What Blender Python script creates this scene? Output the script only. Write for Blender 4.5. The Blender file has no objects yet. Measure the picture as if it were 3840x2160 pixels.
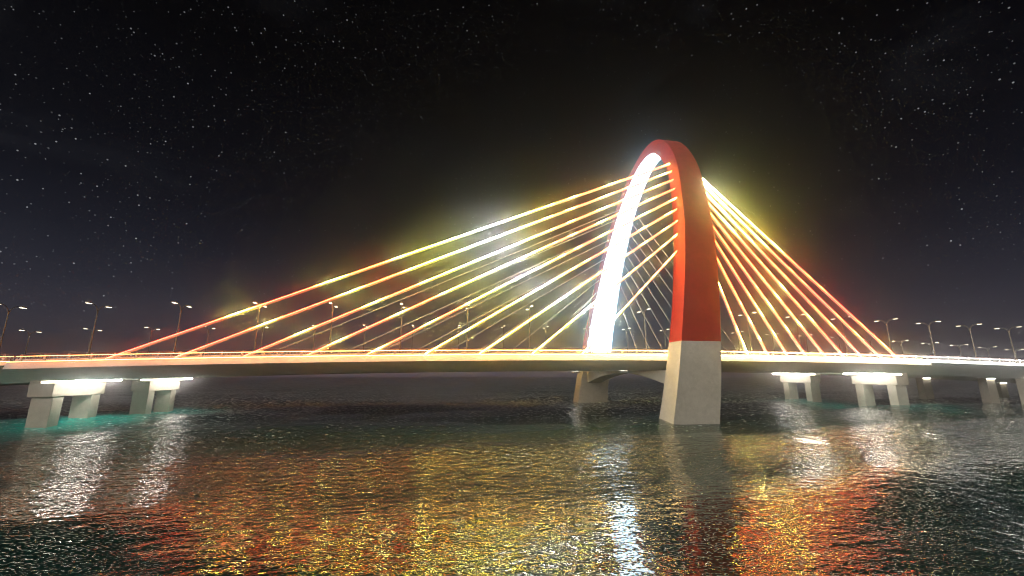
import bpy, math, random
from mathutils import Vector, noise
random.seed(7)
R = math.radians
sc = bpy.context.scene
col = sc.collection

# ------------------------------------------------------------------ helpers
class MB:
    """collects faces for ONE mesh object"""
    def __init__(s): s.v = []; s.f = []; s.m = []
    def quad(s, a, b, c, d, mi=0):
        n = len(s.v); s.v += [tuple(a), tuple(b), tuple(c), tuple(d)]; s.f.append((n, n+1, n+2, n+3)); s.m.append(mi)
    def box(s, x0, x1, y0, y1, z0, z1, mi=0):
        n = len(s.v)
        s.v += [(x0,y0,z0),(x1,y0,z0),(x1,y1,z0),(x0,y1,z0),(x0,y0,z1),(x1,y0,z1),(x1,y1,z1),(x0,y1,z1)]
        for f in ((0,3,2,1),(4,5,6,7),(0,1,5,4),(1,2,6,5),(2,3,7,6),(3,0,4,7)):
            s.f.append(tuple(n+i for i in f)); s.m.append(mi)
    def hexa(s, lo, hi, mi=0):
        n = len(s.v); s.v += [tuple(p) for p in lo] + [tuple(p) for p in hi]
        for f in ((0,3,2,1),(4,5,6,7),(0,1,5,4),(1,2,6,5),(2,3,7,6),(3,0,4,7)):
            s.f.append(tuple(n+i for i in f)); s.m.append(mi)
    def tube(s, pts, rad, seg=8, mats=None, caps=True):
        pts = [Vector(p) for p in pts]; n0 = len(s.v); k = len(pts)
        rads = rad if isinstance(rad, (list, tuple)) else [rad]*k
        for i, p in enumerate(pts):
            t = (pts[min(i+1, k-1)] - pts[max(i-1, 0)]).normalized()
            up = Vector((0, 0, 1)) if abs(t.z) < .95 else Vector((0, 1, 0))
            a = t.cross(up).normalized(); b = a.cross(t).normalized()
            for j in range(seg):
                an = 2*math.pi*(j+.5)/seg
                s.v.append(tuple(p + rads[i]*(a*math.cos(an) + b*math.sin(an))))
        for i in range(k-1):
            for j in range(seg):
                j2 = (j+1) % seg
                s.f.append((n0+i*seg+j, n0+(i+1)*seg+j, n0+(i+1)*seg+j2, n0+i*seg+j2)); s.m.append(mats[i] if mats else 0)
        if caps:
            s.f.append(tuple(n0+j for j in range(seg))); s.m.append(mats[0] if mats else 0)
            s.f.append(tuple(n0+(k-1)*seg+j for j in reversed(range(seg)))); s.m.append(mats[-1] if mats else 0)
    def loft(s, sections, closed=True, mats=None, caps=True):
        """sections: list of equal-length point loops"""
        n0 = len(s.v); m = len(sections[0]); k = len(sections)
        for sec in sections: s.v += [tuple(p) for p in sec]
        for i in range(k-1):
            for j in range(m if closed else m-1):
                j2 = (j+1) % m
                s.f.append((n0+i*m+j, n0+(i+1)*m+j, n0+(i+1)*m+j2, n0+i*m+j2)); s.m.append(mats[i] if mats else 0)
        if closed and caps:
            s.f.append(tuple(n0+j for j in range(m))); s.m.append(mats[0] if mats else 0)
            s.f.append(tuple(n0+(k-1)*m+j for j in reversed(range(m)))); s.m.append(mats[-1] if mats else 0)
    def build(s, name, mats, parent=None, smooth=False, bevel=0):
        me = bpy.data.meshes.new(name); me.from_pydata(s.v, [], s.f)
        if not isinstance(mats, (list, tuple)): mats = [mats]
        for m in mats: me.materials.append(m)
        if len(mats) > 1: me.polygons.foreach_set('material_index', s.m)
        if smooth: me.polygons.foreach_set('use_smooth', [True]*len(s.f))
        me.update()
        o = bpy.data.objects.new(name, me); col.objects.link(o)
        if parent: o.parent = parent
        if bevel:
            md = o.modifiers.new('bevel', 'BEVEL'); md.width = bevel; md.segments = 2; md.limit_method = 'ANGLE'
        return o

def thing(name, label, cat, loc=(0,0,0), group=None):
    o = bpy.data.objects.new(name, None); col.objects.link(o); o.location = loc; o.empty_display_size = .5
    o['label'] = label; o['category'] = cat
    if group: o['group'] = group
    return o
def copy_tree(o, parent=None):
    c = o.copy(); col.objects.link(c)
    if parent: c.parent = parent
    for ch in list(o.children): copy_tree(ch, c)
    return c
def interp(x, xs, ys):
    if x <= xs[0]: return ys[0]
    for i in range(len(xs)-1):
        if x <= xs[i+1]:
            t = (x-xs[i])/(xs[i+1]-xs[i]); return ys[i]*(1-t)+ys[i+1]*t
    return ys[-1]
ORD = ['topmost','second from the top','third from the top','fourth from the top','middle one','fourth from the bottom','third from the bottom','second from the bottom','lowest']
NTH = ['first','second','third','fourth','fifth','sixth','seventh','eighth','ninth','tenth','eleventh','twelfth','thirteenth','fourteenth','fifteenth']

# ------------------------------------------------------------------ materials
def mat(name):
    m = bpy.data.materials.new(name); m.use_nodes = True
    return m, m.node_tree, m.node_tree.nodes['Principled BSDF']
def rough_mat(name, c1, c2, scale, rough=.8, bump=.15, bscale=None, detail=6):
    m, t, p = mat(name); N = t.nodes.new; L = t.links.new
    tc = N('ShaderNodeTexCoord')
    n1 = N('ShaderNodeTexNoise'); n1.inputs['Scale'].default_value = scale; n1.inputs['Detail'].default_value = detail
    n1.inputs['Roughness'].default_value = .62
    L(tc.outputs['Object'], n1.inputs['Vector'])
    n3 = N('ShaderNodeTexNoise'); n3.inputs['Scale'].default_value = scale*.13; n3.inputs['Detail'].default_value = 4
    L(tc.outputs['Object'], n3.inputs['Vector'])
    ad = N('ShaderNodeMath'); ad.operation = 'ADD'; L(n1.outputs['Fac'], ad.inputs[0]); L(n3.outputs['Fac'], ad.inputs[1])
    mr = N('ShaderNodeMapRange'); mr.inputs['From Min'].default_value = .7; mr.inputs['From Max'].default_value = 1.3
    L(ad.outputs[0], mr.inputs['Value'])
    mx = N('ShaderNodeMix'); mx.data_type = 'RGBA'; mx.inputs['A'].default_value = (*c1, 1); mx.inputs['B'].default_value = (*c2, 1)
    L(mr.outputs['Result'], mx.inputs['Factor']); L(mx.outputs['Result'], p.inputs['Base Color'])
    p.inputs['Roughness'].default_value = rough
    if bump:
        n2 = N('ShaderNodeTexNoise'); n2.inputs['Scale'].default_value = bscale or scale*3; n2.inputs['Detail'].default_value = 5
        L(tc.outputs['Object'], n2.inputs['Vector'])
        b = N('ShaderNodeBump'); b.inputs['Strength'].default_value = .6; b.inputs['Distance'].default_value = bump
        L(n2.outputs['Fac'], b.inputs['Height']); L(b.outputs['Normal'], p.inputs['Normal'])
    return m
CONC = rough_mat('concrete', (.40,.36,.29), (.55,.50,.42), 1.1, .85, .03, 3.5)
CONC2 = rough_mat('deck_concrete', (.60,.59,.55), (.74,.72,.67), .8, .85, .02, 3)
RED = rough_mat('red_render', (.32,.011,.005), (.46,.018,.008), .5, .7, .06, 1.6)
METAL = rough_mat('galvanised_steel', (.34,.32,.29), (.5,.48,.44), 3, .45, 0)
POLE = rough_mat('bronze_pole_paint', (.20,.155,.10), (.30,.235,.155), 3, .5, 0)
SHEATH = rough_mat('cable_sheath', (.42,.35,.31), (.58,.50,.45), 1, .5, 0)
DARK = rough_mat('dark_rail_paint', (.10,.045,.035), (.16,.07,.05), 2, .5, 0)
ASPH = rough_mat('asphalt', (.04,.04,.04), (.06,.06,.058), 2, .9, .02)
PAINT, _t, _p = mat('white_road_paint'); _p.inputs['Base Color'].default_value = (.75,.75,.72,1); _p.inputs['Roughness'].default_value = .6

def emit(name, c, s):
    m, t, p = mat(name)
    p.inputs['Base Color'].default_value = (.6,.6,.6,1)
    p.inputs['Emission Color'].default_value = (*c, 1); p.inputs['Emission Strength'].default_value = s
    return m
# palette of the colour-changing LED line: 0 red ... 12 white
LED = [(0.0,(1,.05,.02),.16),(.12,(1,.055,.02),.20),(.3,(1,.075,.015),.34),(.48,(1,.20,.02),.66),(.66,(.97,.84,.08),1.5),(.82,(.97,.96,.40),1.6),(1.0,(1,1,1),2.2)]
def led_col(f):
    f = max(0, min(1, f))
    xs = [l[0] for l in LED]
    c = tuple(interp(f, xs, [l[1][k] for l in LED]) for k in range(3))
    return c, interp(f, xs, [l[2] for l in LED])
NP = 13
CABLE_L = 205.0
CAB = []; STRIP = []; BLOOM = []
for i in range(NP):
    c, s = led_col(i/(NP-1)); CAB.append(emit('cable_led_%d' % i, c, s*CABLE_L))
    cb = (.85, .10+.75*min(1, c[1]), .03+.25*c[2]+.6*max(0, c[2]-.1)); BLOOM.append(emit('cable_bloom_%d' % i, cb, .75+.1*s))  # emission colour imitating the bloom close to the light line
# steady light lines of the deck edge: orange (left) to warm yellow (middle) to warm white (right)
DK = [(0,(1,.27,.055)),(.35,(1,.36,.08)),(.65,(1,.60,.17)),(.85,(1,.76,.34)),(1,(1,.85,.55))]
EDGE_L = 50.0; FAR_FILL = []
for i in range(NP):
    f = i/(NP-1); xs = [d[0] for d in DK]
    STRIP.append(emit('edge_led_%d' % i, tuple(interp(f, xs, [d[1][k] for d in DK]) for k in range(3)), EDGE_L*(.30+1.5*f)))
    FAR_FILL.append(emit('far_edge_fill_%d' % i, tuple(interp(f, xs, [d[1][k] for d in DK]) for k in range(3)), EDGE_L*(1.5+4*f)))  # brightened fill for the water beyond the bridge
WHITE_LED = emit('white_led', (1,.97,.90), 50)
PIER_LED = emit('pier_lamp', (1,.93,.80), 26)
PIER_FILL = emit('pier_fill_glow', (1,.94,.84), 72)
BASE_FILL = emit('base_fill_glow', (1,.95,.86), 34)
LENS = emit('street_lamp_lens', (1,.90,.66), 4.5)
PANEL = emit('arch_light_panel', (.50,.80,1.0), 8)

# ------------------------------------------------------------------ bridge profile
XL, XR = -73.46, 124.99
def zf(x):                                # height of the lower fascia edge along the cambered deck
    return 12.93 - .00014*(x-51)**2
def xs_between(a, b, n): return [a+(b-a)*i/n for i in range(n+1)]
def edge_f(x): return interp(x, [-74, 0, 40, 75, 126], [0.02, .32, .66, .80, 1.0])

# ------------------------------------------------------------------ main deck
deck = thing('bridge_deck', 'long cambered concrete bridge deck with glowing orange to yellow edges, carried by cables', 'bridge deck', (51,0,10))
def rel(parent, o):
    o.parent = parent; o.location = -Vector(parent.location); return o
X0, X1 = -74.0, 125.4
mb = MB(); secs = []
for x in xs_between(X0, X1, 66):
    z = zf(x); h = [(-26.8,0),(-26.3,1.18),(-25.4,1.3),(-24.9,1.3),(24.9,1.3),(25.4,1.3),(26.3,1.18),(26.8,0),(19.5,-2.1),(-19.5,-2.1)]
    secs.append([(x, y, z+dz) for y, dz in h])
mb.loft(secs); rel(deck, mb.build('deck_slab', CONC2))
mb = MB()
for s in (-1, 1):
    mb.loft([[(x, s*a, zf(x)+dz) for a, dz in ((25.0,1.31),(25.0,1.78),(24.7,1.78),(24.6,1.31))][::s] for x in xs_between(X0, X1, 66)])
rel(deck, mb.build('kerb_barrier', CONC2))
mb = MB(); mb.loft([[(x, y, zf(x)+1.304) for y in (-24.3, 24.3)] for x in xs_between(X0, X1, 66)], closed=False)
rel(deck, mb.build('carriageway', ASPH))
mb = MB()
for y in (-23, -16, -12.5, -9, 9, 12.5, 16, 23):
    if abs(y) in (23, 9): mb.loft([[(x, y+d, zf(x)+1.308) for d in (-.08, .08)] for x in xs_between(X0, X1, 66)], closed=False)
    else:
        x = X0
        while x < X1-4: mb.quad((x,y-.08,zf(x)+1.308),(x+3,y-.08,zf(x+3)+1.308),(x+3,y+.08,zf(x+3)+1.308),(x,y+.08,zf(x)+1.308)); x += 9
rel(deck, mb.build('lane_marking', PAINT))
def strip_mats(xs): return [min(NP-1, max(0, round(edge_f((xs[i]+xs[i+1])/2)*(NP-1)))) for i in range(len(xs)-1)]
xs = xs_between(X0+.6, X1-.4, 66)
for s in (-1, 1):
    mb = MB(); mb.tube([(x, s*27.1, zf(x)+1.2) for x in xs], .055, 4, strip_mats(xs)); rel(deck, mb.build('edge_light_line', STRIP if s < 0 else FAR_FILL))  # far line is unseen, added to light the water behind the bridge

# ------------------------------------------------------------------ railings
def post_mesh():
    mb = MB()
    mb.hexa([(-.20,-.09,0),(.20,-.09,0),(.20,.09,0),(-.20,.09,0)], [(-.15,-.06,.72),(.15,-.06,.72),(.15,.06,.72),(-.15,.06,.72)])
    for s in (-1, 1):
        mb.hexa([(s*.11-.035,-.05,.724),(s*.11+.035,-.05,.724),(s*.11+.035,.05,.724),(s*.11-.035,.05,.724)],
                [(s*.09-.03+.05,-.04,1.3),(s*.09+.03+.05,-.04,1.3),(s*.09+.03+.05,.04,1.3),(s*.09-.03+.05,.04,1.3)])
    me = mb.build('post', METAL); return me
POST = post_mesh()
first = [True]
def railing(y, x0, x1, label, lit, posts_x, zoff=1.3, white=False, n=66):
    t = thing('guard_railing', label, 'railing', (x0, y, zf(x0)+zoff))
    xs = xs_between(x0, x1, n)
    mb = MB(); mb.tube([(x, y, zf(x)+zoff+1.3) for x in xs], .045, 6); rel(t, mb.build('top_rail', DARK))
    mb = MB(); mb.tube([(x, y+.02, zf(x)+zoff+.42) for x in xs], .035, 6); rel(t, mb.build('lower_rail', DARK))
    if lit:
        s = -1 if y < 0 else 1
        mb = MB(); mb.tube([(x, y+s*.13, zf(x)+zoff+.89) for x in xs], .035, 4, None if white else strip_mats(xs))
        rel(t, mb.build('light_rail', WHITE_LED if white else STRIP))
    else:
        mb = MB(); mb.tube([(x, y, zf(x)+zoff+.89) for x in xs], .045, 6); rel(t, mb.build('middle_rail', METAL))
    for x in posts_x:
        if first[0]: p = POST; first[0] = False
        else: p = POST.copy(); col.objects.link(p)
        p.parent = t; p.location = Vector((x, y, zf(x)+zoff)) - Vector(t.location)
    return t
px = [-72.35+3.53*i for i in range(57) if -72.35+3.53*i < X1-.6]
railing(-26.0, X0+1.0, X1-1.0, 'near side railing of the cable stayed span with glowing orange light rail', True, px)
railing(26.0, X0+1.0, X1-1.0, 'far side railing of the cable stayed span, seen behind the near railing', False, px)

# ------------------------------------------------------------------ approach viaducts
def approach(x0, x1, label, led, lit_mats, nsec=30):
    a = thing('approach_viaduct', label, 'viaduct', (x0, 0, 10))
    prof = [(-25,1.4),(-25,.72),(-23.4,.5),(-22.6,-.1),(-17.5,-2.3),(17.5,-2.3),(22.6,-.1),(23.4,.5),(25,.72),(25,1.4)]
    mb = MB(); mb.loft([[(x, y, zf(x)+dz) for y, dz in prof] for x in xs_between(x0, x1, nsec)]); rel(a, mb.build('deck_slab', CONC2))
    mb = MB(); mb.loft([[(x, y, zf(x)+1.404) for y in (-24.2, 24.2)] for x in xs_between(x0, x1, nsec)], closed=False); rel(a, mb.build('carriageway', ASPH))
    mb = MB(); xs = xs_between(x0, x1, nsec)
    for s in (-1, 1):
        mb = MB(); mb.tube([(x, s*25.7, zf(x)+1.38) for x in xs], .06, 4); rel(a, mb.build('edge_light_line', led))
    return a
approach(125.52, 330, 'white lit approach viaduct continuing right from the cable stayed span', WHITE_LED, None)
approach(-240, -74.12, 'approach viaduct with orange lit edge continuing left from the cable stayed span', STRIP[1], None)
pr = [127.0+3.53*i for i in range(34)]
railing(-24.8, 125.7, 300, 'near railing of the right approach with a glowing white light rail', True, pr, 1.4, True, 40)
railing(24.8, 125.7, 300, 'far railing of the right approach behind the white light rail', False, [127+3.53*i for i in range(48)], 1.4, True, 40)
pl = [-75.9-3.53*i for i in range(20)]
railing(-24.8, -150, -74.4, 'near railing of the left approach cut off by the photo edge', True, pl, 1.4, False, 30)
railing(24.8, -170, -74.4, 'far railing of the left approach behind the near one', False, [-75.9-3.53*i for i in range(26)], 1.4, False, 30)

# slatted median guard along the lamps
def picket(y, x0, x1, label):
    f = thing('picket_guard', label, 'guard fence', (x0, y, zf(x0)+1.31))
    mb = MB(); xs = xs_between(x0, x1, 100)
    mb.loft([[(x, y-.14, zf(x)+1.42), (x, y-.14, zf(x)+1.62), (x, y+.14, zf(x)+1.62), (x, y+.14, zf(x)+1.42)] for x in xs]); rel(f, mb.build('plinth', CONC))
    mb = MB(); mb.tube([(x, y, zf(x)+2.42) for x in xs], .06, 6); rel(f, mb.build('handrail', METAL))
    mb = MB(); x = x0+.3
    while x < x1: mb.box(x-.09, x+.09, y-.05, y+.05, zf(x)+1.6, zf(x)+2.4); x += .62
    o = rel(f, mb.build('pickets', METAL)); o['kind'] = 'stuff'
picket(-20.9, -140, 260, 'pale slatted guard fence running behind the near railing beside the taller lamps')
picket(20.9, -160, 300, 'pale slatted guard fence on the far side beside the shorter lamps')

# ------------------------------------------------------------------ arched pylon
def lf(z): return 48.09 + .2095*z
def rf(z): return 58.75 + .1435*z
OUT = [(-32.3,-4),(-32.25,0),(-32.35,5),(-32.35,10.4),(-32.0,17.0),(-31.3,26),(-30.3,34.5),(-29.1,41.5),(-27.3,49),(-24.0,58.9),(-21.3,65.6),(-17.6,71.9),(-13.0,77.6),(-9.0,81.0),(-4.6,83.3),(0,84.1)]
INN = [(-26.0,-4),(-26.5,0),(-26.9,5),(-27.05,10.4),(-27.05,17.0),(-26.6,26),(-25.4,34.5),(-24.1,41.8),(-22.1,50.4),(-18.9,59.9),(-16.0,66.6),(-12.6,71.4),(-9.0,75.4),(-5.9,78.0),(-2.9,79.3),(0,79.7)]
def spline(P, sub=5):
    P = [Vector((a, b)) for a, b in P]; P = P + [Vector((-q.x, q.y)) for q in reversed(P[:-1])]
    out = []
    for i in range(len(P)-1):
        p0, p1, p2, p3 = P[max(i-1,0)], P[i], P[i+1], P[min(i+2,len(P)-1)]
        for k in range(sub):
            t = k/sub
            out.append(.5*((2*p1)+(p2-p0)*t+(2*p0-5*p1+4*p2-p3)*t*t+(3*p1-p0-3*p2+p3)*t**3))
    return out + [P[-1]]
so, si = spline(OUT), spline(INN)
K = len(so); BREAK = 4*5                     # spline index of z = 17, where grey plinth meets red leg
def sect(i):
    o, n = so[i], si[i]
    return [(lf(o.y), o.x, o.y), (rf(o.y), o.x, o.y), (rf(n.y), n.x, n.y), (lf(n.y), n.x, n.y)]
pyl = thing('arch_pylon', 'tall red leaning arch pylon on pale concrete bases with a white glowing inner face', 'pylon', (53, 0, 0))
mb = MB(); mb.loft([sect(i) for i in range(BREAK, K-BREAK)]); rel(pyl, mb.build('arch', RED))
for r in (range(0, BREAK+1), range(K-BREAK-1, K)):
    mb = MB()
    secs = [sect(i) for i in r]
    mb.loft(secs); rel(pyl, mb.build('concrete_base', CONC))
mb = MB(); secs = []
for i in range(BREAK, K-BREAK):
    n = si[i]; d = (si[min(i+1,K-1)]-si[max(i-1,0)]).normalized(); q = n + Vector((d.y, -d.x))*.04
    secs.append([(lf(q.y)+.05, q.x, q.y), (rf(q.y)-.05, q.x, q.y)])
mb.loft(secs, closed=False); rel(pyl, mb.build('light_panel', PANEL, smooth=True))
mb = MB(); secs = []
for i in range(41):
    y = -27.2+54.4*i/40; a = abs(y)/27.0
    zb = 10.3-3.4*a**1.75; zt = 10.8
    secs.append([(52, y, zb), (57, y, zb), (57, y, zt), (52, y, zt)])
mb.loft(secs); rel(pyl, mb.build('cross_beam', CONC))
for s in (-1, 1):                       # fill lamps added under the deck to brighten the beam ends and the bases
    mb = MB(); y0, y1 = sorted((s*18.9, s*(15.0 if s > 0 else 17.4))); mb.box(43.6, 45.0, y0, y1, 10.52, 10.66); rel(pyl, mb.build('base_fill', BASE_FILL))
    mb = MB(); mb.box(43.5, 45.1, y0-.12, y0-.04, 10.3, 10.78); mb.box(43.44, 43.52, y0-.036, y1, 10.3, 10.78); rel(pyl, mb.build('fill_screen', CONC2))  # plates added to screen the fill lamps from view

# ------------------------------------------------------------------ stay cables
LT = [(-16.65,68.3),(-18.4,65.1),(-20.0,61.8),(-21.4,58.5),(-22.5,55.2),(-23.6,51.7),(-24.5,48.1),(-25.3,44.35),(-25.95,39.85)]
LBX = [-59.3,-48.2,-36.6,-25.4,-14.1,-2.7,8.5,19.9,31.2]
RBX = [116.1,110.7,105.1,99.7,94.2,88.7,83.4,78.0,72.4]
def bump(u, c, w): return math.exp(-((u-c)/w)**2)
def led_left(u, i):
    """colour value of the programmed light pattern along a left cable, u = 0 at the deck"""
    d = .034*i; w = u + d
    v = interp(w, [0,.10,.25,.36,.44,.51,.56,.60,.635,.68,.74,.80,.90,1.0,1.3], [.03,.05,.22,.38,.62,.80,1.0,1.0,.74,.50,.25,.08,.10,.12,.16])
    if i > 4: v = max(v, interp(w, [0,.25,.40,.5,1.4], [.6,.62,.62,0,0]))
    for c, wd, a in ((.165,.024,.74),(.30,.026,.74),(.405,.016,.76),(.655,.012,.78),(.70,.012,.76),(.755,.014,.76),(.845,.026,.80),(.905,.014,.74),(1.0,.026,.78),(1.12,.024,.74),(1.2,.018,.72)):
        b = bump(w, c, wd)
        if a*b > v: v = v + (a-v)*b if a > v else v
    return v
def led_right(u, i):
    """u = 0 at the pylon"""
    w = u + .05*i
    v = interp(w, [0,.12,.22,.34,.46,.55,.7,1.0,1.4], [.86,.86,.74,.68,.40,.10,.05,.06,.10]) if i < 3 else interp(u, [0,.25,.5,1], [.25,.3,.16,.10])
    for c, wd, a in ((.30,.04,.74),(.44,.05,.74),(.60,.015,.5),(.66,.015,.5),(.84,.02,.45),(.93,.03,.55)):
        if i < 3 or a < .7: v = max(v, a*bump(w, c, wd))
    if i in (3,4): v = max(v, .78*bump(u, [.22,.04][i-3], .11))
    if i > 2: v = max(v, .74*bump(u, .60+.03*(i-3), .035), .72*bump(u, .80+.02*(i-4), .03), .6*bump(u, .44+.02*i, .015))
    if i == 8: v = max(v, .66*bump(u, .02, .10), .66*bump(u, .34,.14), .74*bump(u, .95, .2))
    return v
def cable(name, a, b, label, group, func=None):
    """a = deck anchor, b = pylon anchor"""
    a, b = Vector(a), Vector(b)
    root = thing('stay_cable', label, 'cable', a, group)
    L = b-a; Z = Vector((0,0,0))
    mb = MB(); mb.tube([Z, L], .15, 8); s = mb.build('sheath', SHEATH, root, smooth=True)
    if func:
        t = L.normalized(); up = Vector((0,-1,1)); up = (up - t*t.dot(up)).normalized()*.30
        n = 96
        mats = [min(NP-1, max(0, round(func((k+.5)/n)*(NP-1)))) for k in range(n)]
        mb = MB(); mb.tube([up + L*(k/n) for k in range(n+1)], .03, 4, mats); mb.build('light_line', CAB, root)
        mb = MB(); mb.tube([L*(k/n) for k in range(n+1)], .26, 8, mats); mb.build('bloom_sleeve', BLOOM, root, smooth=True)  # glowing sleeve added round the cable in place of bloom
    else:
        root['label'] = label
    return root
for side in (-1, 1):
    for i in range(9):
        y, z = LT[i]
        yd = side*26.0
        if side < 0:
            A = (LBX[i], yd, zf(LBX[i])+1.31); B = (lf(z)-.02+.6, y, z)
            cable('', A, B, 'glowing stay cable left of the arch, ' + ORD[i] + ' of its nine', 'lit cables fanning left', lambda u, i=i: led_left(u, i))
            A = (RBX[i], yd, zf(RBX[i])+1.31); B = (rf(z)-.6, y, z)
            cable('', A, B, 'glowing stay cable right of the arch, ' + ORD[i] + ' of its nine', 'lit cables fanning right', lambda u, i=i: led_right(1-u, i))
        else:
            A = (LBX[i], yd, zf(LBX[i])+1.31); B = (lf(z)+.6, -y, z)
            cable('', A, B, 'unlit grey stay cable left of the arch, ' + ORD[i] + ' of its nine', 'unlit cables fanning left')
            A = (RBX[i], yd, zf(RBX[i])+1.31); B = (rf(z)-.6, -y, z)
            cable('', A, B, 'unlit grey stay cable from the far leg rightward, ' + ORD[i] + ' of its nine', 'unlit cables fanning right')

# ------------------------------------------------------------------ piers of the main span
def pier(xc, inner, side, zc0, label):
    """inner = +1 when the lit face looks to +x; side = -1 near bent, +1 far bent"""
    root = thing('bridge_pier', label, 'bridge pier', (xc, side*13.2, 0), 'piers under the cable stayed span')
    def P(o): return rel(root, o)
    zt = zc0 + 2.5
    y0, y1 = sorted((side*19.5, side*7.0))
    zs = min(zf(xc-2), zf(xc+2)) - 2.1
    mb = MB(); mb.box(xc-2.0, xc+2.0, y0, y1, zc0, zt)
    a, b = sorted((xc-inner*2.0, xc-inner*.3)); mb.box(a+.004, b-.004, y0+.004, y1-.004, zt-.02, zs+.12)
    P(mb.build('crosshead', CONC, bevel=.06))
    for ya in (16.5, 7.57):
        c0, c1 = sorted((side*ya, side*(ya+2.28)))
        mb = MB(); mb.box(xc-1.75, xc+1.75, c0, c1, -4, zc0-.002); P(mb.build('column', CONC, bevel=.08))
    xl = xc-inner*.3
    a, b = sorted((xl+inner*.004, xl+inner*.26))
    mb = MB(); mb.box(a, b, y0+.3, y1-.3, zs-.26, zs-.08); P(mb.build('light_bar', PIER_LED))
    return root
for xc, inner in ((XL, 1), (XR, -1)):      # fill battens added under the soffit to light each pier
    for side in (-1, 1):
        y0, y1 = sorted((side*19.2, side*7.4)); x = xc+inner*5.0; mb = MB(); mb.box(x-.05, x+.05, y0, y1, zf(x)-2.48, zf(x)-2.13)
        rel(deck, mb.build('pier_fill', PIER_FILL))
pier(XL, 1, -1, 5.72, 'nearest pier on the left, two concrete columns under a lit crosshead, cable span end')
pier(XL, 1, 1, 5.72, 'smaller left pier standing behind the nearest one, two columns under a lit crosshead')
pier(XR, -1, -1, 6.95, 'larger right pier of the cable span, two columns under a lit crosshead')
pier(XR, -1, 1, 6.95, 'smaller right pier nearer the red arch, two columns under a lit crosshead')

def column(xc, y, label):
    root = thing('viaduct_column', label, 'column', (xc, y, 0), 'columns under the approach viaducts')
    zt = zf(xc)-2.3
    mb = MB(); mb.box(xc-1.75, xc+1.75, y-1.14, y+1.14, -4, zt-.03); rel(root, mb.build('shaft', CONC, bevel=.08))
    mb = MB(); mb.box(xc-1.5, xc+1.5, y-1.45, y-1.16, zt-.2, zt-.02); rel(root, mb.build('light_bar', PIER_LED))
for x, where in ((172, 'right of the lit right pier'), (222, 'at the right photo edge, farther bent'), (-124, 'at the left photo edge')):
    for y, w in ((-17.6,'nearest of its row'),(-8.7,'second of its row'),(8.7,'third of its row'),(17.6,'farthest of its row')):
        if x > 200 and y < 0: continue
        if x < 0 and y < -10: continue
        column(x, y, 'single concrete viaduct column ' + where + ', ' + w)

# ------------------------------------------------------------------ street lamps
def make_lamp():
    t = thing('street_lamp', '', 'street lamp')
    mb = MB(); mb.tube([(0,0,0),(0,0,.9)], .19, 10); mb.build('base', POLE, t, smooth=False)
    mb = MB(); mb.tube([(0,0,.9),(0,0,4.6),(0,0,4.62),(0,0,9.65)], [.14,.125,.10,.085], 10); mb.build('pole', POLE, t)
    mb = MB(); mb.tube([(0,0,9.55),(0,0,9.75),(0,0,10.2)], [.13,.13,.10], 10); mb.build('collar', POLE, t)
    for s in (-1, 1):
        mb = MB(); mb.tube([(0,s*.05,9.6),(0,s*.14,10.1),(0,s*.42,10.62),(0,s*.85,11.02),(0,s*1.25,11.2),(0,s*1.95,11.26)], [.075,.07,.06,.055,.055,.055], 8); mb.build('arm', POLE, t, smooth=True)
        mb = MB(); y0, y1 = sorted((s*1.88, s*3.02))
        mb.hexa([(-.27,y0,11.14),(.27,y0,11.14),(.27,y1,11.14),(-.27,y1,11.14)], [(-.19,y0+.06,11.38),(.19,y0+.06,11.38),(.19,y1-.06,11.38),(-.19,y1-.06,11.38)])
        h = mb.build('lamp_head', POLE, t)
        mb = MB(); mb.hexa([(-.18,y0+.16,11.06),(.18,y0+.16,11.06),(.18,y1-.14,11.06),(-.18,y1-.14,11.06)], [(-.24,y0+.08,11.137),(.24,y0+.08,11.137),(.24,y1-.04,11.137),(-.24,y1-.04,11.137)])
        mb.build('lens', LENS, h)
    return t
proto = make_lamp(); used = False
def put_lamp(x, y, label, group):
    global used
    o = proto if not used else copy_tree(proto); used = True
    o.location = (x, y, zf(x)+1.32 - max(0, abs(x-51)-74)*.004); o['label'] = label; o['group'] = group
ks = list(range(-9, 9)); nl = 0; nr = 0
for k in ks:
    x = 49.8+14.55*k
    if x < 49: nm = NTH[nl] + ' from the left photo edge'; nl += 1
    else: nm = NTH[nr] + ' counted rightward from the near red leg'; nr += 1
    put_lamp(x, -20, 'taller twin arm street lamp, ' + nm, 'street lamps of the near row')
nl = 0; nr = 0
for k in range(-11, 14):
    x = 49.8+14.55*k
    if x < 66: nm = NTH[nl] + ' from the left photo edge'; nl += 1
    else: nm = NTH[nr] + ' counted rightward from the near red leg'; nr += 1
    put_lamp(x, 20, 'smaller twin arm street lamp, ' + nm, 'street lamps of the far row')

# ------------------------------------------------------------------ water
CAMY = -112.287
def wbase(x): return interp(x, [-200,-74,-20,53,90,125,172,400], [.3,.35,.1,0,.5,.97,1.2,.8])
SW = [(.24,38,-1.05,.3),(.24,27,-1.5,1.7),(.09,17,-.7,2.2),(.18,55,-1.9,4.1)]
def wh(x, y):
    h = 0
    for a, l, an, ph in SW: h += a*math.sin(2*math.pi/l*(x*math.cos(an)+y*math.sin(an))+ph+1.2*noise.noise(Vector((x/60,y/60,l))))
    h *= interp(x, [-70,-30,-5,22,45,90], [1.5,1.1,.6,.6,1.9,2.2])
    d = math.hypot(x, y-CAMY); fade = 1/(1+(d/260)**2)
    return h*fade + wbase(x)*min(1, 1/(1+(d/300)**4))
mb = MB(); NA = 300; rings = [6*1.0215**i for i in range(257)]
mb.v.append((0, CAMY, wh(0, CAMY)))
for r in rings:
    for j in range(NA):
        an = 2*math.pi*j/NA; x = r*math.cos(an); y = CAMY+r*math.sin(an); mb.v.append((x, y, wh(x, y)))
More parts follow.
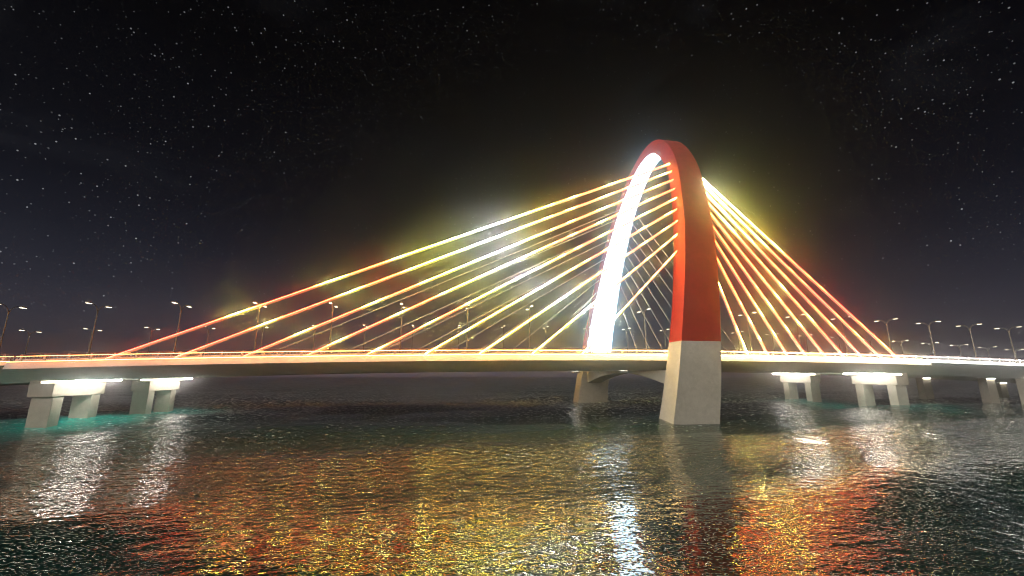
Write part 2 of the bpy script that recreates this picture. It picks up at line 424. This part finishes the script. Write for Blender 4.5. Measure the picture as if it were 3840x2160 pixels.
for j in range(NA): mb.f.append((0, 1+j, 1+(j+1) % NA)); mb.m.append(0)
for i in range(len(rings)-1):
    for j in range(NA):
        a = 1+i*NA; j2 = (j+1) % NA
        mb.f.append((a+j, a+NA+j, a+NA+j2, a+j2)); mb.m.append(0)
m, t, p = mat('river_water'); N = t.nodes.new; Lk = t.links.new
p.inputs['Base Color'].default_value = (.003,.06,.05,1); p.inputs['Roughness'].default_value = .02; p.inputs['IOR'].default_value = 1.6
tc = N('ShaderNodeTexCoord')
ob = N('ShaderNodeSeparateXYZ'); Lk(tc.outputs['Object'], ob.inputs[0])
def wn(scale, detail, rough, stretch=(1,1.5,1), rot=.25):
    mp = N('ShaderNodeMapping'); mp.inputs['Scale'].default_value = stretch; mp.inputs['Rotation'].default_value = (0,0,rot)
    Lk(tc.outputs['Object'], mp.inputs['Vector'])
    n = N('ShaderNodeTexNoise'); n.inputs['Scale'].default_value = scale; n.inputs['Detail'].default_value = detail; n.inputs['Roughness'].default_value = rough
    Lk(mp.outputs['Vector'], n.inputs['Vector']); return n.outputs['Fac']
def bmp(h, dist, prev=None, far=0, y0=-45, y1=25):
    b = N('ShaderNodeBump'); b.inputs['Strength'].default_value = 1; b.inputs['Distance'].default_value = dist
    if far:
        fr = N('ShaderNodeMapRange'); fr.inputs['From Min'].default_value = y0; fr.inputs['From Max'].default_value = y1
        fr.inputs['To Min'].default_value = dist; fr.inputs['To Max'].default_value = far; Lk(ob.outputs['Y'], fr.inputs['Value']); Lk(fr.outputs['Result'], b.inputs['Distance'])
    Lk(h, b.inputs['Height'])
    if prev: Lk(prev, b.inputs['Normal'])
    return b.outputs['Normal']
n1 = bmp(wn(.16, 2, .45, (1,1.6,1), .3), .14)
n2 = bmp(wn(.8, 2, .45, (1,1.8,1), -.15), .055, n1, .30, -84, -42)
n3 = bmp(wn(3.0, 2, .5, (1,1.5,1), .1), .008, n2)
# sparse steep capillary ripples that throw the sparkles
rp = N('ShaderNodeMapRange'); rp.inputs['From Min'].default_value = .56; rp.inputs['From Max'].default_value = .80; Lk(wn(4.5, 0, .5, (1,1.3,1), .5), rp.inputs['Value'])
n4 = bmp(rp.outputs['Result'], .05, n3, .18, -82, -45)
Lk(n4, p.inputs['Normal'])
# pale flecks painted in place of light sparkles, denser under and beyond the bridge
yr = N('ShaderNodeMapRange'); yr.inputs['From Min'].default_value = -75; yr.inputs['From Max'].default_value = 10
yr.inputs['To Min'].default_value = .695; yr.inputs['To Max'].default_value = .545; Lk(ob.outputs['Y'], yr.inputs['Value'])
fn = wn(.9, 4, .72, (1,1.2,1), .2)
sb = N('ShaderNodeMath'); sb.operation = 'SUBTRACT'; Lk(fn, sb.inputs[0]); Lk(yr.outputs['Result'], sb.inputs[1])
fm = N('ShaderNodeMapRange'); fm.inputs['From Max'].default_value = .03; Lk(sb.outputs[0], fm.inputs['Value'])
bc = N('ShaderNodeMix'); bc.data_type = 'RGBA'; bc.inputs['A'].default_value = (.003,.075,.062,1); bc.inputs['B'].default_value = (.72,.73,.70,1)
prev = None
for cx, a in ((XL, .85), (XR, .5)):  # teal round the piers: lamp glow put into the water colour
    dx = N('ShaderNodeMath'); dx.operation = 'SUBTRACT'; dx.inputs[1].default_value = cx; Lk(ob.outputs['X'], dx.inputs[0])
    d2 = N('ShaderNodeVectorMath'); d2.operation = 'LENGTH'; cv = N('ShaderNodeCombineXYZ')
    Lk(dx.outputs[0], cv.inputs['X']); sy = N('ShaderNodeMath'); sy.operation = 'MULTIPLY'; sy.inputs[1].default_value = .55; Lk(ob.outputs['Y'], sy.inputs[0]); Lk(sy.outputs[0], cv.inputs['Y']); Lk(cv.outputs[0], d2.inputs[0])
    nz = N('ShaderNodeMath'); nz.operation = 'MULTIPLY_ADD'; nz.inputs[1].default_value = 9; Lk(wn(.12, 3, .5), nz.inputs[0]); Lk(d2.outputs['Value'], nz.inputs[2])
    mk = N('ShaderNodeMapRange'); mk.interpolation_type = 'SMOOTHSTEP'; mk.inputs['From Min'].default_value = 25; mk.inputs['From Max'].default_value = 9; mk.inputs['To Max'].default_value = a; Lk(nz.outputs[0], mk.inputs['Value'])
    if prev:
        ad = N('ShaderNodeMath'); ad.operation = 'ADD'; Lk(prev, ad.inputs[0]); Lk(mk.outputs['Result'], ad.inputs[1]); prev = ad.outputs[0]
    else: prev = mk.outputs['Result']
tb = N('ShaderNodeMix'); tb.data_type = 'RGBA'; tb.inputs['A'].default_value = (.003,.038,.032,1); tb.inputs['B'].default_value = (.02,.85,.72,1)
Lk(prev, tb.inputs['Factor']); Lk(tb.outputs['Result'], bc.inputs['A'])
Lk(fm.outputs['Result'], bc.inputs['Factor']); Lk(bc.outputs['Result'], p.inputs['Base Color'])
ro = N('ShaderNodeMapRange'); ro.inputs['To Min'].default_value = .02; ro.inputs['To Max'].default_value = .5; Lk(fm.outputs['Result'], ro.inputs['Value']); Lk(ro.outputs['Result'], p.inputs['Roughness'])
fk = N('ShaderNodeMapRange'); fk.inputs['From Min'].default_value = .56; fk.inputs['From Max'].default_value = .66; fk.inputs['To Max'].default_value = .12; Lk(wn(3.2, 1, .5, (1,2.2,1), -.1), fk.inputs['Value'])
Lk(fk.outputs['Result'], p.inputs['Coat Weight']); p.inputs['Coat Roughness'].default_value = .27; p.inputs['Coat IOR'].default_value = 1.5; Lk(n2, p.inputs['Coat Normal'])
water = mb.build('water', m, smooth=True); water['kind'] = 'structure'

# ------------------------------------------------------------------ haze added for bloom
HAZE = 1.5e-3
hm = bpy.data.materials.new('bloom_haze'); hm.use_nodes = True; nt = hm.node_tree; nt.nodes.clear()
ho = nt.nodes.new('ShaderNodeOutputMaterial'); pv = nt.nodes.new('ShaderNodeVolumePrincipled')
pv2 = nt.nodes.new('ShaderNodeVolumePrincipled'); av = nt.nodes.new('ShaderNodeAddShader')
for q, d, g in ((pv, .5, .968), (pv2, .5, .962)):         # two scattering lobes added to give the lights bloom, both of even density
    q.inputs['Color'].default_value = (.96,.96,.96,1); q.inputs['Density'].default_value = HAZE*d; q.inputs['Anisotropy'].default_value = g
nt.links.new(pv.outputs['Volume'], av.inputs[0]); nt.links.new(pv2.outputs['Volume'], av.inputs[1])
nt.links.new(av.outputs['Shader'], ho.inputs['Volume'])
mb = MB(); mb.box(-1450, 1450, -1600, 1400, -5.2, 88); hz = mb.build('haze', hm); hz['kind'] = 'stuff'
hz['label'] = 'thin haze added to spread a soft bloom round the lit cables'; hz['category'] = 'haze'
hz.display_type = 'WIRE'

# ------------------------------------------------------------------ sky
w = bpy.data.worlds.new('World'); sc.world = w; w.use_nodes = True; nt = w.node_tree; N = nt.nodes.new; Lk = nt.links.new
bg = nt.nodes['Background']; bg.inputs['Strength'].default_value = 1
tc = N('ShaderNodeTexCoord'); sx = N('ShaderNodeSeparateXYZ'); Lk(tc.outputs['Generated'], sx.inputs[0])
asn = N('ShaderNodeMath'); asn.operation = 'ARCSINE'; Lk(sx.outputs['Z'], asn.inputs[0])
mr = N('ShaderNodeMapRange'); mr.inputs['From Min'].default_value = 0; mr.inputs['From Max'].default_value = R(50); Lk(asn.outputs[0], mr.inputs['Value'])
cr = N('ShaderNodeValToRGB'); Lk(mr.outputs['Result'], cr.inputs['Fac'])
stops = [(0,(.36,.29,.36)),(.035,(.15,.13,.165)),(.07,(.080,.075,.10)),(.11,(.050,.048,.068)),(.18,(.023,.0245,.038)),(.28,(.0095,.011,.019)),(.38,(.0038,.0046,.009)),(.5,(.0018,.0022,.0046)),(.72,(.0004,.0005,.0014)),(1,(.0002,.0002,.0008))]
e = cr.color_ramp.elements
e[0].position = 0; e[0].color = (*stops[0][1],1); e[1].position = 1; e[1].color = (*stops[-1][1],1)
for pz, c in stops[1:-1]: q = e.new(pz); q.color = (*c, 1)
# faint torn cloud
mp = N('ShaderNodeMapping'); mp.inputs['Scale'].default_value = (1,1,2.2); Lk(tc.outputs['Generated'], mp.inputs['Vector'])
cn = N('ShaderNodeTexNoise'); cn.inputs['Scale'].default_value = 3.1; cn.inputs['Detail'].default_value = 7; cn.inputs['Roughness'].default_value = .52; cn.inputs['Distortion'].default_value = .6
Lk(mp.outputs['Vector'], cn.inputs['Vector'])
cm = N('ShaderNodeMapRange'); cm.inputs['From Min'].default_value = .52; cm.inputs['From Max'].default_value = .74; cm.inputs['To Max'].default_value = .0085; Lk(cn.outputs['Fac'], cm.inputs['Value'])
cc = N('ShaderNodeMix'); cc.data_type = 'RGBA'; cc.blend_type = 'ADD'; cc.inputs['Factor'].default_value = 1
cl = N('ShaderNodeVectorMath'); cl.operation = 'SCALE'; cl.inputs[0].default_value = (.85,.9,1.0); Lk(cm.outputs['Result'], cl.inputs['Scale'])
Lk(cr.outputs['Color'], cc.inputs['A']); Lk(cl.outputs['Vector'], cc.inputs['B'])
# stars
def stars(scale, rad, strength, seed):
    m2 = N('ShaderNodeMapping'); m2.inputs['Rotation'].default_value = (.3*seed,.7*seed,.2*seed); Lk(tc.outputs['Generated'], m2.inputs['Vector'])
    v = N('ShaderNodeTexVoronoi'); v.feature = 'F1'; v.inputs['Scale'].default_value = scale; Lk(m2.outputs['Vector'], v.inputs['Vector'])
    a = N('ShaderNodeMapRange'); a.inputs['From Min'].default_value = rad; a.inputs['From Max'].default_value = rad*.45; a.interpolation_type = 'SMOOTHSTEP'; Lk(v.outputs['Distance'], a.inputs['Value'])
    s = N('ShaderNodeSeparateColor'); Lk(v.outputs['Color'], s.inputs[0])
    pw = N('ShaderNodeMath'); pw.operation = 'POWER'; pw.inputs[1].default_value = 2.8; Lk(s.outputs[0], pw.inputs[0])
    mu = N('ShaderNodeMath'); mu.operation = 'MULTIPLY'; Lk(a.outputs['Result'], mu.inputs[0]); Lk(pw.outputs[0], mu.inputs[1])
    m3 = N('ShaderNodeMath'); m3.operation = 'MULTIPLY'; m3.inputs[1].default_value = strength; Lk(mu.outputs[0], m3.inputs[0])
    return m3.outputs[0]
sa = N('ShaderNodeMath'); sa.operation = 'ADD'; Lk(stars(95, .155, .25, 1), sa.inputs[0]); Lk(stars(150, .15, .16, 2), sa.inputs[1])
fd = N('ShaderNodeMapRange'); fd.inputs['From Min'].default_value = R(0); fd.inputs['From Max'].default_value = R(9); Lk(asn.outputs[0], fd.inputs['Value'])
sm = N('ShaderNodeMath'); sm.operation = 'MULTIPLY'; Lk(sa.outputs[0], sm.inputs[0]); Lk(fd.outputs['Result'], sm.inputs[1])
lo_ = N('ShaderNodeMapRange'); lo_.inputs['From Min'].default_value = R(6); lo_.inputs['From Max'].default_value = R(36); lo_.inputs['To Min'].default_value = 2.3; lo_.inputs['To Max'].default_value = .9; Lk(asn.outputs[0], lo_.inputs['Value'])
sm2 = N('ShaderNodeMath'); sm2.operation = 'MULTIPLY'; Lk(sm.outputs[0], sm2.inputs[0]); Lk(lo_.outputs['Result'], sm2.inputs[1]); sm = sm2
sv = N('ShaderNodeVectorMath'); sv.operation = 'SCALE'; sv.inputs[0].default_value = (.95,1,1.03); Lk(sm.outputs[0], sv.inputs['Scale'])
c2 = N('ShaderNodeMix'); c2.data_type = 'RGBA'; c2.blend_type = 'ADD'; c2.inputs['Factor'].default_value = 1
Lk(cc.outputs['Result'], c2.inputs['A']); Lk(sv.outputs['Vector'], c2.inputs['B'])
Lk(c2.outputs['Result'], bg.inputs['Color'])

# ------------------------------------------------------------------ moon
ld = bpy.data.lights.new('moon', 'SUN'); ld.energy = 5.0; ld.angle = R(60); ld.color = (1,.96,.88)
lo = bpy.data.objects.new('moon', ld); col.objects.link(lo)
to = Vector((-.82,-.57,.08)).normalized()
lo.rotation_euler = to.to_track_quat('Z', 'Y').to_euler(); lo.location = (-100,-100,150)

# ------------------------------------------------------------------ camera
cd = bpy.data.cameras.new('camera'); cam = bpy.data.objects.new('camera', cd); col.objects.link(cam)
cd.sensor_width = 36; cd.lens = 1517.4/3840*36; cd.clip_end = 8000; cd.clip_start = .1
cam.location = (0, CAMY, 10)
pitch = math.radians(11.963); yaw = .1769
cam.rotation_euler = (math.pi/2+pitch, 0, -yaw)
sc.camera = cam

vs = sc.view_settings; vs.view_transform = 'Standard'; vs.look = 'None'; vs.exposure = 0; vs.gamma = 1
cy = sc.cycles
cy.use_denoising = True; cy.denoiser = 'OPENIMAGEDENOISE'; cy.denoising_prefilter = 'ACCURATE'; cy.filter_width = 1.0; cy.volume_bounces = 0; cy.max_bounces = 6; cy.sample_clamp_indirect = 6; cy.use_light_tree = True
cy.caustics_reflective = True; cy.blur_glossy = 1.0; cy.caustics_refractive = False
